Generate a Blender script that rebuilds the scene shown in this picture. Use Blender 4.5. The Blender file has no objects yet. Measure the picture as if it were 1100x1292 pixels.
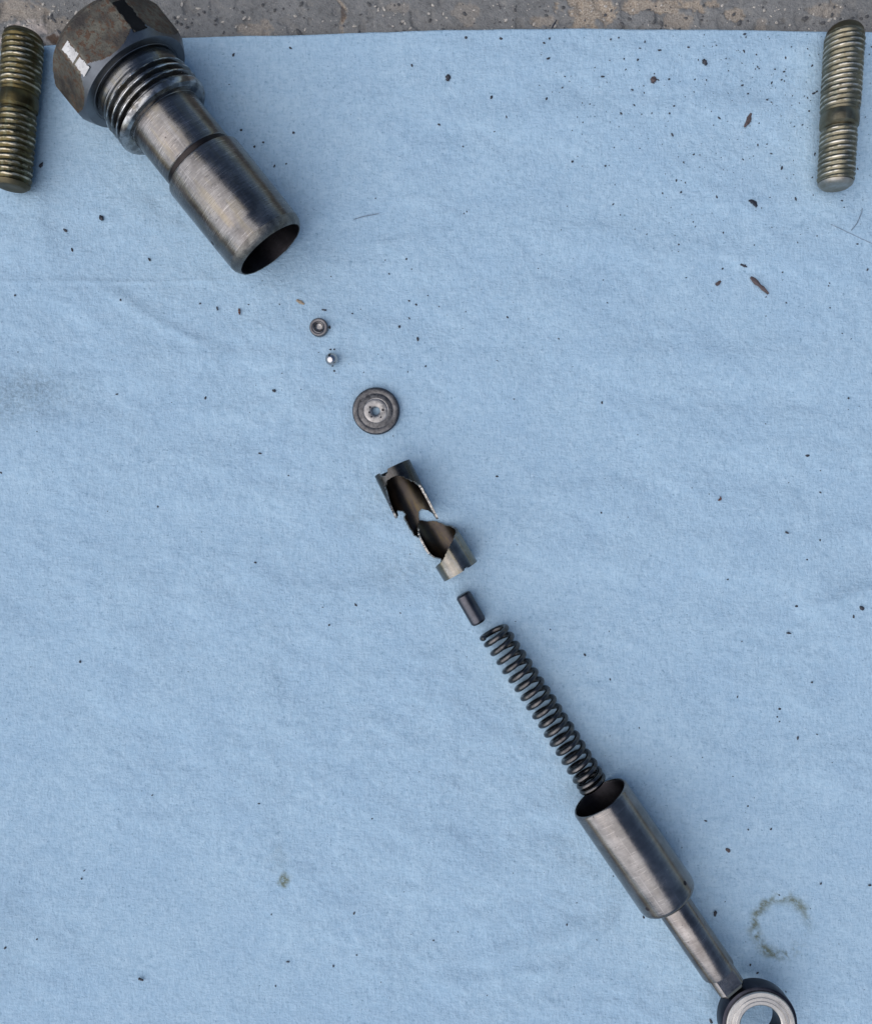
import bpy, bmesh, math, random
import numpy as np
from mathutils import Vector, Matrix
from mathutils.geometry import delaunay_2d_cdt

# ------------------------------------------------------------------ camera, sky, sun, exposure
S = 0.0002                      # metres per unit; the towel is about 26 cm wide
CX, CY, H = 550.0, 646.0, 1030.0
scene = bpy.context.scene
cam_d = bpy.data.cameras.new('camera')
cam = bpy.data.objects.new('camera', cam_d)
scene.collection.objects.link(cam)
cam.location = (0, 0, H * S)
cam.rotation_euler = (0, 0, 0)
cam_d.sensor_fit = 'VERTICAL'
cam_d.sensor_height = 24.0
cam_d.lens = 24.0 * 1030.0 / 1292.0
cam_d.clip_start = 0.005
cam_d.clip_end = 200.0
scene.camera = cam

SUN_AZ = math.atan2(-0.80, -0.60)          # compass angle (x, y) of the sun
SUN_EL = math.radians(54)
world = bpy.data.worlds.new('World')
scene.world = world
world.use_nodes = True
wn = world.node_tree
bg = wn.nodes['Background']
sky = wn.nodes.new('ShaderNodeTexSky')
sky.sky_type = 'NISHITA'
sky.sun_disc = False
sky.sun_elevation = SUN_EL
sky.sun_rotation = SUN_AZ
sky.dust_density = 1.0
sky.air_density = 1.0
sky.ozone_density = 1.0
wn.links.new(sky.outputs[0], bg.inputs['Color'])
bg.inputs['Strength'].default_value = 0.06
sun_d = bpy.data.lights.new('sun', 'SUN')
sun_d.energy = 1.5
sun_d.angle = math.radians(92)
sun_d.color = (1.0, 0.97, 0.94)
sun = bpy.data.objects.new('sun', sun_d)
scene.collection.objects.link(sun)
sdir = Vector((math.sin(SUN_AZ) * math.cos(SUN_EL), math.cos(SUN_AZ) * math.cos(SUN_EL), math.sin(SUN_EL)))
sun.rotation_euler = sdir.to_track_quat('Z', 'Y').to_euler()
sun.location = sdir * 2
vs = scene.view_settings
vs.view_transform = 'Standard'
vs.look = 'None'
vs.gamma = 1.0
vs.use_curve_mapping = False
vs.exposure = 0.88

rng = random.Random(7)
nrng = np.random.RandomState(11)

# ------------------------------------------------------------------ helpers
def W(px, py, z=0.0):
    """ground-plane units (origin top left, y down) to metres"""
    return Vector(((px - CX) * S, (CY - py) * S, z * S))

def link(o):
    scene.collection.objects.link(o)
    return o

def tag(o, label=None, cat=None, group=None, kind=None):
    if label: o['label'] = label
    if cat: o['category'] = cat
    if group: o['group'] = group
    if kind: o['kind'] = kind
    return o

def empty(name, M, label, cat, group=None):
    o = link(bpy.data.objects.new(name, None))
    o.empty_display_size = 0.005
    o.matrix_world = M
    return tag(o, label, cat, group)

def axis_frame(px, py, z, ix, iy, tilt=0.0):
    """local X runs along image direction (ix, iy), Z is up; tilt (rad) raises the far end"""
    d = Vector((ix, -iy, 0)).normalized()
    x = Vector((d.x * math.cos(tilt), d.y * math.cos(tilt), math.sin(tilt)))
    y = Vector((0, 0, 1)).cross(x).normalized()
    zz = x.cross(y)
    M = Matrix((x, y, zz)).transposed().to_4x4()
    M.translation = W(px, py, z)
    return M

def flat_frame(px, py, z=0.0, rot=0.0):
    M = Matrix.Rotation(rot, 4, 'Z')
    M.translation = W(px, py, z)
    return M

def mesh_obj(name, verts, faces, mats, parent=None, smooth=True, angle=35, midx=None, kind=None):
    """verts in units (local), faces as index lists"""
    me = bpy.data.meshes.new(name)
    v = np.asarray(verts, dtype=float) * S
    me.from_pydata(v.tolist(), [], faces)
    if not isinstance(mats, (list, tuple)): mats = [mats]
    for m in mats: me.materials.append(m)
    if midx is not None: me.polygons.foreach_set('material_index', midx)
    if smooth:
        me.polygons.foreach_set('use_smooth', [True] * len(me.polygons))
        me.set_sharp_from_angle(angle=math.radians(angle))
    me.update()
    o = link(bpy.data.objects.new(name, me))
    if parent is not None: o.parent = parent
    if kind: o['kind'] = kind
    return o

def grid_faces(nr, nc, wrap=True, off=0, flip=False):
    f = []
    cc = nc if wrap else nc - 1
    for i in range(nr - 1):
        for j in range(cc):
            a = off + i * nc + j; b = off + i * nc + (j + 1) % nc
            c = off + (i + 1) * nc + (j + 1) % nc; d = off + (i + 1) * nc + j
            f.append((a, d, c, b) if flip else (a, b, c, d))
    return f

def revolve(ts, rfun, n, cap0=True, cap1=True, angles=None):
    """surface about local X; rfun(t_index, theta_array) -> radii; theta 0 is up"""
    th = np.linspace(0, 2 * math.pi, n, endpoint=False) if angles is None else np.asarray(angles)
    n = len(th)
    V = []
    for i, t in enumerate(ts):
        r = rfun(i, th)
        V.append(np.stack([np.full(n, t), np.sin(th) * r, np.cos(th) * r], 1))
    V = np.concatenate(V).tolist()
    F = grid_faces(len(ts), n)
    if cap0: F.append(tuple(range(n)))
    if cap1: F.append(tuple(reversed(range((len(ts) - 1) * n, len(ts) * n))))
    return V, F

def lathe(profile, n=64, cap0=True, cap1=True):
    ts = [p[0] for p in profile]; rs = [p[1] for p in profile]
    return revolve(ts, lambda i, th: np.full(len(th), rs[i]), n, cap0, cap1)

def lathe_z(profile, n=64, cap0=True, cap1=True):
    """profile of (z, r) about local Z"""
    V, F = lathe(profile, n, cap0, cap1)
    return [(v[1], v[2], v[0]) for v in V], F

def join(*parts):
    V, F = [], []
    for v, f in parts:
        o = len(V)
        V += [tuple(p) for p in v]
        F += [tuple(i + o for i in q) for q in f]
    return V, F

# value noise ------------------------------------------------------
_tab = nrng.rand(256, 256)
def vnoise(x, y):
    xi = np.floor(x).astype(int); yi = np.floor(y).astype(int)
    fx = x - xi; fy = y - yi
    fx = fx * fx * fx * (fx * (fx * 6 - 15) + 10); fy = fy * fy * fy * (fy * (fy * 6 - 15) + 10)
    a = _tab[xi & 255, yi & 255]; b = _tab[(xi + 1) & 255, yi & 255]
    c = _tab[xi & 255, (yi + 1) & 255]; d = _tab[(xi + 1) & 255, (yi + 1) & 255]
    return (a * (1 - fx) + b * fx) * (1 - fy) + (c * (1 - fx) + d * fx) * fy
def fbm(x, y, o=4, g=0.5):
    s = 0; a = 1.0; t = 0
    for k in range(o):
        s = s + a * vnoise(x * 2 ** k + 17.3 * k, y * 2 ** k + 9.1 * k); t += a; a *= g
    return s / t
def smooth(e0, e1, x):
    t = np.clip((x - e0) / (e1 - e0), 0, 1)
    return t * t * (3 - 2 * t)

# ------------------------------------------------------------------ materials
def new_mat(name):
    m = bpy.data.materials.new(name); m.use_nodes = True
    return m, m.node_tree, m.node_tree.nodes['Principled BSDF']

class NT:
    def __init__(s, nt): s.nt = nt
    def n(s, t, **k):
        nd = s.nt.nodes.new(t)
        for a, b in k.items(): setattr(nd, a, b)
        return nd
    def l(s, a, b): s.nt.links.new(a, b)
    def coords(s, scale=(1, 1, 1)):
        tc = s.n('ShaderNodeTexCoord'); mp = s.n('ShaderNodeMapping')
        mp.inputs['Scale'].default_value = tuple(c / S for c in scale)
        s.l(tc.outputs['Object'], mp.inputs['Vector'])
        return mp.outputs['Vector']
    def noise(s, vec, scale, detail=3, rough=0.5, dist=0.0):
        nd = s.n('ShaderNodeTexNoise')
        nd.inputs['Scale'].default_value = scale; nd.inputs['Detail'].default_value = detail
        nd.inputs['Roughness'].default_value = rough; nd.inputs['Distortion'].default_value = dist
        s.l(vec, nd.inputs['Vector'])
        return nd.outputs['Fac']
    def ramp(s, fac, stops):
        r = s.n('ShaderNodeValToRGB')
        e = r.color_ramp.elements
        while len(e) < len(stops): e.new(0.5)
        for i, (p, c) in enumerate(stops):
            e[i].position = p
            e[i].color = (c, c, c, 1) if not isinstance(c, tuple) else (*c, 1)
        s.l(fac, r.inputs['Fac'])
        return r.outputs['Color']
    def mix(s, fac, a, b, mode='MIX'):
        m = s.n('ShaderNodeMix', data_type='RGBA', blend_type=mode)
        for sock, v in ((m.inputs[0], fac), (m.inputs[6], a), (m.inputs[7], b)):
            if isinstance(v, (int, float)): sock.default_value = v
            elif isinstance(v, tuple): sock.default_value = (*v, 1)
            else: s.l(v, sock)
        return m.outputs[2]
    def attr(s, name):
        a = s.n('ShaderNodeAttribute', attribute_name=name)
        return a.outputs['Fac']
    def math(s, op, a, b=0.0):
        m = s.n('ShaderNodeMath', operation=op)
        for sock, v in ((m.inputs[0], a), (m.inputs[1], b)):
            if isinstance(v, (int, float)): sock.default_value = v
            else: s.l(v, sock)
        return m.outputs[0]
    def bump(s, h, strength, dist, bsdf):
        b = s.n('ShaderNodeBump')
        b.inputs['Strength'].default_value = strength; b.inputs['Distance'].default_value = dist * S
        s.l(h, b.inputs['Height']); s.l(b.outputs['Normal'], bsdf.inputs['Normal'])

def steel(name, col, rough, dark=None, brushed=0.5, pits=0.0, metallic=1.0, stain=None, stain_amt=0.35, bump=0.25, crest=None, bscale=0.045):
    """worn machined steel; local X is the turning axis"""
    m, nt, b = new_mat(name); N = NT(nt)
    v1 = N.coords((1, 1, 1)); v2 = N.coords((0.55, 0.025, 0.025)); v3 = N.coords((0.02, 0.12, 0.12))
    blotch = N.noise(v1, bscale, 5, 0.65)
    lines = N.noise(v2, 1.0, 4, 0.7)
    longs = N.noise(v3, 1.0, 3, 0.6)
    fine = N.noise(v1, 0.55, 3, 0.6)
    dark = dark or tuple(c * 0.55 for c in col)
    c = N.mix(N.ramp(blotch, [(0.35, 0.0), (0.68, 1.0)]), dark, col)
    c = N.mix(N.math('MULTIPLY', N.ramp(lines, [(0.38, 1.0), (0.55, 0.0)]), 0.45 * brushed), c, tuple(x * 0.45 for x in col))
    if brushed >= 0.3:
        arcs = N.noise(N.coords((1.5, 0.045, 0.045)), 1.0, 2, 0.6); arcs2 = N.noise(N.coords((0.9, 0.06, 0.06)), 1.37, 2, 0.5)
        c = N.mix(N.math('MULTIPLY', N.ramp(arcs, [(0.63, 0.0), (0.68, 1.0)]), 0.55 * brushed), c, tuple(min(1, x * 2.1) for x in col))
        c = N.mix(N.math('MULTIPLY', N.ramp(arcs2, [(0.33, 1.0), (0.37, 0.0)]), 0.75 * brushed), c, tuple(x * 0.3 for x in col))
        lg = N.noise(N.coords((0.012, 0.9, 0.9)), 1.0, 2, 0.5)
        c = N.mix(N.math('MULTIPLY', N.ramp(lg, [(0.66, 0.0), (0.70, 1.0)]), 0.3), c, tuple(min(1, x * 1.8) for x in col))
        fleck = N.noise(v1, 0.32, 2, 0.5)
        c = N.mix(N.math('MULTIPLY', N.ramp(fleck, [(0.255, 1.0), (0.29, 0.0)]), 0.8), c, (0.02, 0.018, 0.017))
    if stain: c = N.mix(N.math('MULTIPLY', N.ramp(longs, [(0.5, 0.0), (0.66, 1.0)]), stain_amt), c, stain)
    if pits:
        c = N.mix(N.math('MULTIPLY', N.ramp(fine, [(0.30, 1.0), (0.40, 0.0)]), pits), c, (0.02, 0.018, 0.016))
    if crest:
        at = N.attr('crest')
        k = N.math('MULTIPLY', at, N.ramp(N.noise(N.coords((1, 0.5, 0.5)), 0.13, 4, 0.65), [(0.44, 0.0), (0.58, 1.0)]))
        c = N.mix(k, c, crest)
    N.l(c, b.inputs['Base Color'])
    b.inputs['Metallic'].default_value = metallic
    rr = N.math('ADD', N.math('MULTIPLY', lines, 0.22 * brushed), N.math('ADD', N.math('MULTIPLY', blotch, 0.22), rough - 0.11 - 0.11 * brushed))
    N.l(rr, b.inputs['Roughness'])
    hgt = N.math('ADD', N.math('MULTIPLY', lines, brushed), N.math('MULTIPLY', fine, 0.4))
    N.bump(hgt, bump, 0.6, b)
    return m

M_barrel = steel('barrel_steel', (0.235, 0.222, 0.215), 0.24, dark=(0.125, 0.117, 0.113), brushed=1.0, stain=(0.24, 0.2, 0.12), stain_amt=0.3)
M_collar = steel('collar_steel', (0.20, 0.198, 0.198), 0.24, brushed=0.5, crest=(0.58, 0.57, 0.56), stain=(0.2, 0.17, 0.1))
M_bore = steel('dark_bore_steel', (0.055, 0.05, 0.055), 0.42, brushed=0.3)  # near-black steel for bores, drilled holes and pits
M_band = steel('dark_groove_steel', (0.045, 0.039, 0.038), 0.45, brushed=0.4)  # groove steel, much darker than the barrel
M_rim = steel('scuffed_rim', (0.24, 0.228, 0.205), 0.36, dark=(0.09, 0.085, 0.08), brushed=0.4, pits=0.6, bump=1.0, bscale=0.09)
M_plunger = steel('plunger_steel', (0.27, 0.252, 0.242), 0.22, dark=(0.15, 0.14, 0.134), brushed=0.55, stain=(0.22, 0.2, 0.18), stain_amt=0.35)
M_rod = steel('rod_steel', (0.30, 0.277, 0.262), 0.23, dark=(0.15, 0.134, 0.126), brushed=0.5, stain=(0.16, 0.14, 0.13), stain_amt=0.5)
M_housing = steel('blued_housing', (0.055, 0.055, 0.07), 0.38, brushed=0.2)
M_race = steel('race_steel', (0.62, 0.58, 0.53), 0.42, dark=(0.45, 0.42, 0.39), brushed=0.2, pits=0.35, bump=0.4)
M_spring = steel('oiled_spring_steel', (0.13, 0.122, 0.118), 0.24, dark=(0.05, 0.048, 0.05), brushed=0.1, pits=0.5, bscale=0.12, bump=0.5)
M_pin = steel('dark_pin_steel', (0.10, 0.10, 0.115), 0.34, brushed=0.4)
M_sleeve = steel('sleeve_steel', (0.085, 0.082, 0.08), 0.28, dark=(0.04, 0.039, 0.038), brushed=0.3, stain=(0.13, 0.105, 0.06), stain_amt=0.3, bscale=0.1)
M_sleeve2 = steel('brassy_sleeve_steel', (0.27, 0.255, 0.235), 0.2, dark=(0.12, 0.115, 0.10), brushed=0.3, stain=(0.26, 0.21, 0.10), stain_amt=0.45)
M_sleeve_in = steel('oily_sleeve_inside', (0.07, 0.058, 0.045), 0.32, dark=(0.035, 0.03, 0.03), brushed=0.2, stain=(0.09, 0.068, 0.03), stain_amt=0.5)
M_torn = steel('torn_edge', (0.48, 0.46, 0.43), 0.35, dark=(0.09, 0.085, 0.08), brushed=0.0, bump=1.0, bscale=0.25)
M_disc = steel('pitted_disc_steel', (0.17, 0.165, 0.165), 0.42, dark=(0.07, 0.068, 0.07), brushed=0.0, pits=0.9, bump=1.0, bscale=0.2)
M_disc_in = steel('disc_hub_steel', (0.40, 0.38, 0.365), 0.36, dark=(0.18, 0.17, 0.165), brushed=0.0, pits=0.35, bump=0.9, bscale=0.15)
M_disc_edge = steel('disc_edge_steel', (0.07, 0.075, 0.09), 0.38, brushed=0.0)
M_cup = steel('cup_steel', (0.20, 0.19, 0.19), 0.36, dark=(0.11, 0.105, 0.11), brushed=0.0, pits=0.3)
M_ball = steel('ball_steel', (0.55, 0.53, 0.52), 0.14, dark=(0.42, 0.40, 0.40), brushed=0.0, bump=0.02)
M_zinc = steel('zinc_stud', (0.13, 0.10, 0.042), 0.40, dark=(0.05, 0.043, 0.024), brushed=0.1, stain=(0.12, 0.13, 0.09), stain_amt=0.5, crest=(0.62, 0.55, 0.42), bump=0.5)
M_zinc2 = steel('worn_stud', (0.25, 0.22, 0.15), 0.40, dark=(0.12, 0.107, 0.075), brushed=0.1, stain=(0.17, 0.18, 0.14), stain_amt=0.5, crest=(0.68, 0.63, 0.54), bump=0.5)
M_stud_end = steel('stud_end_steel', (0.42, 0.40, 0.37), 0.42, dark=(0.24, 0.21, 0.16), brushed=0.2)
M_stud_end_dark = steel('dark_stud_end', (0.13, 0.11, 0.07), 0.5, brushed=0.2)
M_corner_glint = steel('corner_painted_glint', (0.52, 0.51, 0.50), 0.4, dark=(0.3, 0.29, 0.285), brushed=0.0, pits=0.8, bump=0.5)  # worn corner with the sky's reflection painted in as pale steel
M_corner_dark_refl = steel('corner_painted_dark_reflection', (0.03, 0.028, 0.027), 0.5, brushed=0.0)  # same kind of corner, its dark reflection painted as black

def hex_material():
    m, nt, b = new_mat('rusty_oxide_hex'); N = NT(nt)
    v = N.coords()
    big = N.noise(v, 0.03, 4, 0.6); mid = N.noise(v, 0.16, 5, 0.7); fine = N.noise(v, 0.4, 3, 0.6)
    c = N.mix(N.ramp(big, [(0.38, 0.0), (0.62, 1.0)]), (0.040, 0.034, 0.030), (0.125, 0.116, 0.09))
    k = N.math('MULTIPLY', N.ramp(mid, [(0.50, 0.0), (0.57, 1.0)]), N.ramp(big, [(0.40, 0.0), (0.52, 1.0)]))
    c = N.mix(N.math('MULTIPLY', k, 0.7), c, (0.085, 0.032, 0.012))
    c = N.mix(N.math('MULTIPLY', N.ramp(fine, [(0.32, 1.0), (0.42, 0.0)]), 0.7), c, (0.015, 0.013, 0.012))
    N.l(c, b.inputs['Base Color'])
    b.inputs['Metallic'].default_value = 0.55
    N.l(N.math('ADD', N.math('MULTIPLY', mid, 0.4), 0.3), b.inputs['Roughness'])
    N.bump(N.math('ADD', mid, N.math('MULTIPLY', fine, 0.5)), 0.5, 1.2, b)
    return m
M_hex = hex_material()
M_hexface = steel('hex_face_steel', (0.17, 0.18, 0.195), 0.38, dark=(0.11, 0.115, 0.125), brushed=0.2)

def towel_material():
    m, nt, b = new_mat('blue_paper_towel'); N = NT(nt)
    v = N.coords()
    vx = N.coords((1, 0.35, 1)); vy = N.coords((0.35, 1, 1))
    f1 = N.noise(vx, 0.33, 3, 0.65); f2 = N.noise(vy, 0.33, 3, 0.65)
    mot = N.noise(v, 0.095, 6, 0.78); big = N.noise(v, 0.012, 3, 0.5)
    c = N.mix(N.ramp(mot, [(0.3, 0.0), (0.7, 1.0)]), (0.315, 0.455, 0.575), (0.41, 0.545, 0.655))
    c = N.mix(N.math('MULTIPLY', N.ramp(big, [(0.35, 1.0), (0.62, 0.0)]), 0.25), c, (0.28, 0.42, 0.565))
    fib = N.math('MULTIPLY', f1, f2)
    c = N.mix(N.math('MULTIPLY', N.ramp(fib, [(0.13, 1.0), (0.245, 0.0)]), 0.46), c, (0.215, 0.32, 0.415))
    c = N.mix(N.math('MULTIPLY', N.ramp(fib, [(0.29, 0.0), (0.42, 1.0)]), 0.35), c, (0.50, 0.63, 0.735))
    fl = N.noise(v, 0.26, 2, 0.5)
    spk = N.math('MULTIPLY', N.ramp(fl, [(0.27, 1.0), (0.34, 0.0)]), 0.55)
    c = N.mix(spk, c, (0.15, 0.24, 0.33))
    c = N.mix(N.math('MULTIPLY', N.attr('smudge_shade'), N.ramp(N.noise(v, 0.22, 5, 0.75), [(0.42, 0.25), (0.58, 1.0)])), c, (0.13, 0.175, 0.21))  # one tint for dirt smudges and painted shade
    c = N.mix(N.math('MULTIPLY', N.attr('oil'), N.ramp(N.noise(v, 0.16, 5, 0.75), [(0.36, 0.25), (0.56, 1.0)])), c, (0.13, 0.15, 0.105))
    N.l(c, b.inputs['Base Color'])
    b.inputs['Roughness'].default_value = 0.9
    b.inputs['Specular IOR Level'].default_value = 0.15
    h = N.math('ADD', N.math('MULTIPLY', fib, 1.6), mot)
    N.bump(h, 0.62, 2.4, b)
    return m
M_towel = towel_material()

def concrete_material():
    m, nt, b = new_mat('painted_concrete'); N = NT(nt)
    v = N.coords()
    a = N.noise(v, 0.02, 5, 0.6); f = N.noise(v, 0.14, 5, 0.7); g = N.noise(v, 0.5, 3, 0.6)
    c = N.mix(N.ramp(a, [(0.35, 0.0), (0.65, 1.0)]), (0.165, 0.162, 0.156), (0.22, 0.215, 0.206))
    c = N.mix(N.math('MULTIPLY', N.ramp(f, [(0.34, 1.0), (0.48, 0.0)]), 0.55), c, (0.085, 0.079, 0.072))
    c = N.mix(N.math('MULTIPLY', N.ramp(f, [(0.56, 0.0), (0.7, 1.0)]), 0.55), c, (0.29, 0.275, 0.25))
    g2 = N.noise(v, 0.33, 2, 0.5)
    c = N.mix(N.math('MULTIPLY', N.ramp(g2, [(0.27, 1.0), (0.33, 0.0)]), 0.75), c, (0.05, 0.047, 0.045))
    c = N.mix(N.math('MULTIPLY', N.ramp(g2, [(0.67, 0.0), (0.73, 1.0)]), 0.7), c, (0.40, 0.375, 0.34))
    sand = N.mix(N.ramp(g, [(0.35, 0.0), (0.65, 1.0)]), (0.22, 0.17, 0.125), (0.46, 0.39, 0.31))
    c = N.mix(N.attr('bare'), c, sand)
    c = N.mix(N.attr('pale'), c, (0.50, 0.43, 0.38))
    c = N.mix(N.attr('rust'), c, (0.085, 0.042, 0.018))
    N.l(c, b.inputs['Base Color'])
    b.inputs['Roughness'].default_value = 0.82
    c2 = N.noise(v, 0.3, 2, 0.5)
    N.bump(N.math('ADD', f, N.math('MULTIPLY', g, 0.9)), 0.9, 2.2, b)
    return m
M_concrete = concrete_material()

def plain(name, col, rough=0.7, metallic=0.0, var=0.4):
    m, nt, b = new_mat(name); N = NT(nt)
    f = N.noise(N.coords(), 0.35, 3, 0.6)
    N.l(N.mix(N.ramp(f, [(0.3, 0.0), (0.7, 1.0)]), tuple(c * (1 - var) for c in col), tuple(min(1, c * (1 + var)) for c in col)), b.inputs['Base Color'])
    b.inputs['Roughness'].default_value = rough; b.inputs['Metallic'].default_value = metallic
    return m
M_grit = plain('black_grit', (0.022, 0.024, 0.034), 0.55)
M_bark = plain('brown_chip', (0.075, 0.055, 0.055), 0.7)
M_tan = plain('tan_chip', (0.28, 0.22, 0.16), 0.8)
M_rustchip = plain('rust_chip', (0.10, 0.04, 0.03), 0.7)
M_hair = plain('grey_hair', (0.17, 0.21, 0.27), 0.5)
M_pebble = plain('pale_pebble', (0.42, 0.38, 0.33), 0.8)
M_pebble_dark = plain('dark_pebble', (0.07, 0.068, 0.068), 0.7)

# ------------------------------------------------------------------ ground
def tensor_mesh(name, xs, ys, zfun, mat, attrs):
    X, Y = np.meshgrid(xs, ys)           # units, image style (y down)
    Z = zfun(X, Y)
    P = np.stack([(X - CX) * S, (CY - Y) * S, Z * S], -1).reshape(-1, 3)
    ny, nx = X.shape
    idx = np.arange(nx * ny).reshape(ny, nx)
    q = np.stack([idx[:-1, :-1], idx[1:, :-1], idx[1:, 1:], idx[:-1, 1:]], -1).reshape(-1, 4)
    me = bpy.data.meshes.new(name)
    me.vertices.add(len(P)); me.vertices.foreach_set('co', P.ravel())
    me.loops.add(q.size); me.loops.foreach_set('vertex_index', q.ravel().astype(np.int32))
    me.polygons.add(len(q)); me.polygons.foreach_set('loop_start', np.arange(0, q.size, 4, dtype=np.int32))
    me.polygons.foreach_set('use_smooth', np.ones(len(q), dtype=bool))
    me.update(calc_edges=True); me.validate()
    for n, fn in attrs.items():
        a = me.attributes.new(n, 'FLOAT', 'POINT')
        a.data.foreach_set('value', fn(X, Y).ravel().astype(np.float32))
    me.materials.append(mat)
    return link(bpy.data.objects.new(name, me))

def blob(X, Y, x, y, rx, ry, n=0.35, f=0.05):
    d = np.sqrt(((X - x) / rx) ** 2 + ((Y - y) / ry) ** 2)
    d = d + n * 2 * (fbm(X * f, Y * f, 4, 0.6) - 0.5) * 2
    return d

def bare_patch(X, Y):
    o = np.zeros_like(X)
    for (x, y, rx, ry, k) in ((742, 8, 34, 24, 1.0), (835, 2, 60, 9, 0.9), (858, 20, 20, 13, 0.6), (60, 28, 30, 12, 0.5), (322, 33, 26, 11, 0.5), (928, 14, 16, 9, 0.8),
                              (1045, 8, 22, 10, 0.5), (590, 14, 18, 14, 0.35), (500, 6, 14, 6, 0.3), (20, 8, 35, 14, 0.6), (690, 22, 18, 8, 0.5), (965, 24, 8, 14, 0.35)):
        d = blob(X, Y, x, y, rx, ry, 0.45, 0.09)
        o = np.maximum(o, k * smooth(1.05, 0.75, d))
    crack_x = 432 + 5 * np.sin(Y * 0.16) + 6 * (fbm(Y * 0.11, Y * 0 + 3, 3) - 0.5) + 0.12 * (Y - 20)
    o = np.maximum(o, 0.85 * smooth(4.0, 1.2, np.abs(X - crack_x)) * smooth(0.3, 0.5, fbm(X * 0.1, Y * 0.1, 3)))
    return np.clip(o, 0, 1)
def pale_patch(X, Y):
    o = np.zeros_like(X)
    for (x, y, rx, ry, k) in ((34, 36, 32, 14, 0.9), (12, 46, 16, 12, 0.7), (60, 42, 20, 9, 0.55)):
        o = np.maximum(o, k * smooth(1.1, 0.6, blob(X, Y, x, y, rx, ry, 0.5, 0.1)))
    return o
def rust_patch(X, Y):
    o = np.zeros_like(X)
    for (x, y, rx, ry, k) in ((70, 47, 18, 8, 0.9), (15, 30, 6, 5, 0.6), (46, 54, 12, 6, 0.7), (432, 10, 3, 12, 0.5)):
        o = np.maximum(o, k * smooth(1.1, 0.6, blob(X, Y, x, y, rx, ry, 0.5, 0.14)))
    return o
def ground_z(X, Y):
    near = smooth(900, 700, np.abs(X - 550)) * smooth(400, 140, np.abs(Y - 0))
    z = 3.0 * (fbm(X * 0.02, Y * 0.02, 4) - 0.5) + 1.5 * (fbm(X * 0.12, Y * 0.12, 4, 0.6) - 0.5)
    pits = smooth(0.70, 0.78, vnoise(X * 0.09 + 40, Y * 0.09))
    z = z - 2.0 * pits - 2.6 * bare_patch(X, Y) + 1.4 * pale_patch(X, Y) * fbm(X * 0.2, Y * 0.2, 3)
    return -8.0 + z * near
far = np.array([9000, 4000, 2000, 1200]) * 1.0
gx = np.concatenate([550 - far * 3, np.arange(-130, 1231, 1.6), (550 + far * 3)[::-1]])
gy = np.concatenate([-far * 3, np.arange(-110, 92, 1.6), np.array([130, 250, 700, 1400]), (600 + far * 3)[::-1]])
gy = np.unique(gy); gx = np.unique(gx)
g = tensor_mesh('concrete_ground', gx, gy, ground_z, M_concrete, {'bare': bare_patch, 'pale': pale_patch, 'rust': rust_patch})
tag(g, kind='structure')

# ------------------------------------------------------------------ paper towel
def edge_y(x):
    return np.interp(x, [-150, 0, 60, 245, 400, 550, 700, 900, 1100, 1250], [72, 63, 57, 46.5, 43, 37.5, 35.5, 37, 40, 43]) + 1.6 * (fbm(x * 0.02, x * 0 + 5, 3) - 0.5)
def ridge(X, Y, x0, y0, x1, y1, w, h):
    dx, dy = x1 - x0, y1 - y0; L = math.hypot(dx, dy); dx /= L; dy /= L
    a = (X - x0) * dx + (Y - y0) * dy; p = (X - x0) * -dy + (Y - y0) * dx
    p = p + 8 * (fbm(a * 0.015, a * 0 + x0 * 0.1, 3) - 0.5) * min(1, w / 6)
    return h * np.exp(-(p / w) ** 2) * smooth(-0.2 * L, 0.15 * L, a) * smooth(1.2 * L, 0.85 * L, a)
RIDGES = [(-40, 356, 330, 353, 2.2, 0.9), (130, 365, 260, 440, 9, 1.6), (560, 92, 1040, 62, 26, 2.6), (620, 150, 1080, 128, 20, 2.4), (300, 120, 560, 95, 22, 1.6),
          (880, 690, 965, 640, 9, 1.8), (1020, 770, 1110, 740, 10, 4.6), (1010, 690, 1110, 665, 12, 1.6), (600, 1215, 760, 1165, 14, 4.6), (690, 1235, 770, 1150, 11, 2.6), (520, 1130, 720, 1085, 24, 2.2),
          (560, 1240, 700, 1225, 12, 2.2), (640, 1040, 720, 1010, 16, 2.0), (30, 505, 120, 480, 14, 2.0), (760, 450, 1080, 470, 26, 2.2), (700, 300, 1060, 330, 22, 1.8),
          (210, 450, 360, 452, 14, 1.4), (350, 640, 560, 655, 26, 1.6), (30, 180, 60, 330, 16, 1.6), (270, 1090, 460, 1100, 20, 1.4), (860, 1010, 1060, 960, 26, 1.8)]
RESTS = [((189, 131), (351, 332), 46), ((42, 57), (27, 247), 22), ((1054, 45), (1043, 246), 22), ((622, 796), (748, 990), 18), ((755, 1004), (840, 1140), 34), ((495, 590), (581, 720), 22), ((580, 744), (604, 785), 10), ((475, 519), (475.5, 519), 30), ((403, 414), (403.5, 414), 13), ((419, 454), (419.5, 454), 9)]
def under(X, Y):
    o = np.zeros_like(X)
    for (a, b, w) in RESTS:
        dx, dy = b[0] - a[0], b[1] - a[1]; L2 = dx * dx + dy * dy
        t = np.clip(((X - a[0]) * dx + (Y - a[1]) * dy) / L2, 0, 1)
        d = np.hypot(X - a[0] - t * dx, Y - a[1] - t * dy)
        o = np.maximum(o, smooth(w * 1.5 + 8, w * 0.6, d))
    return o
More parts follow.
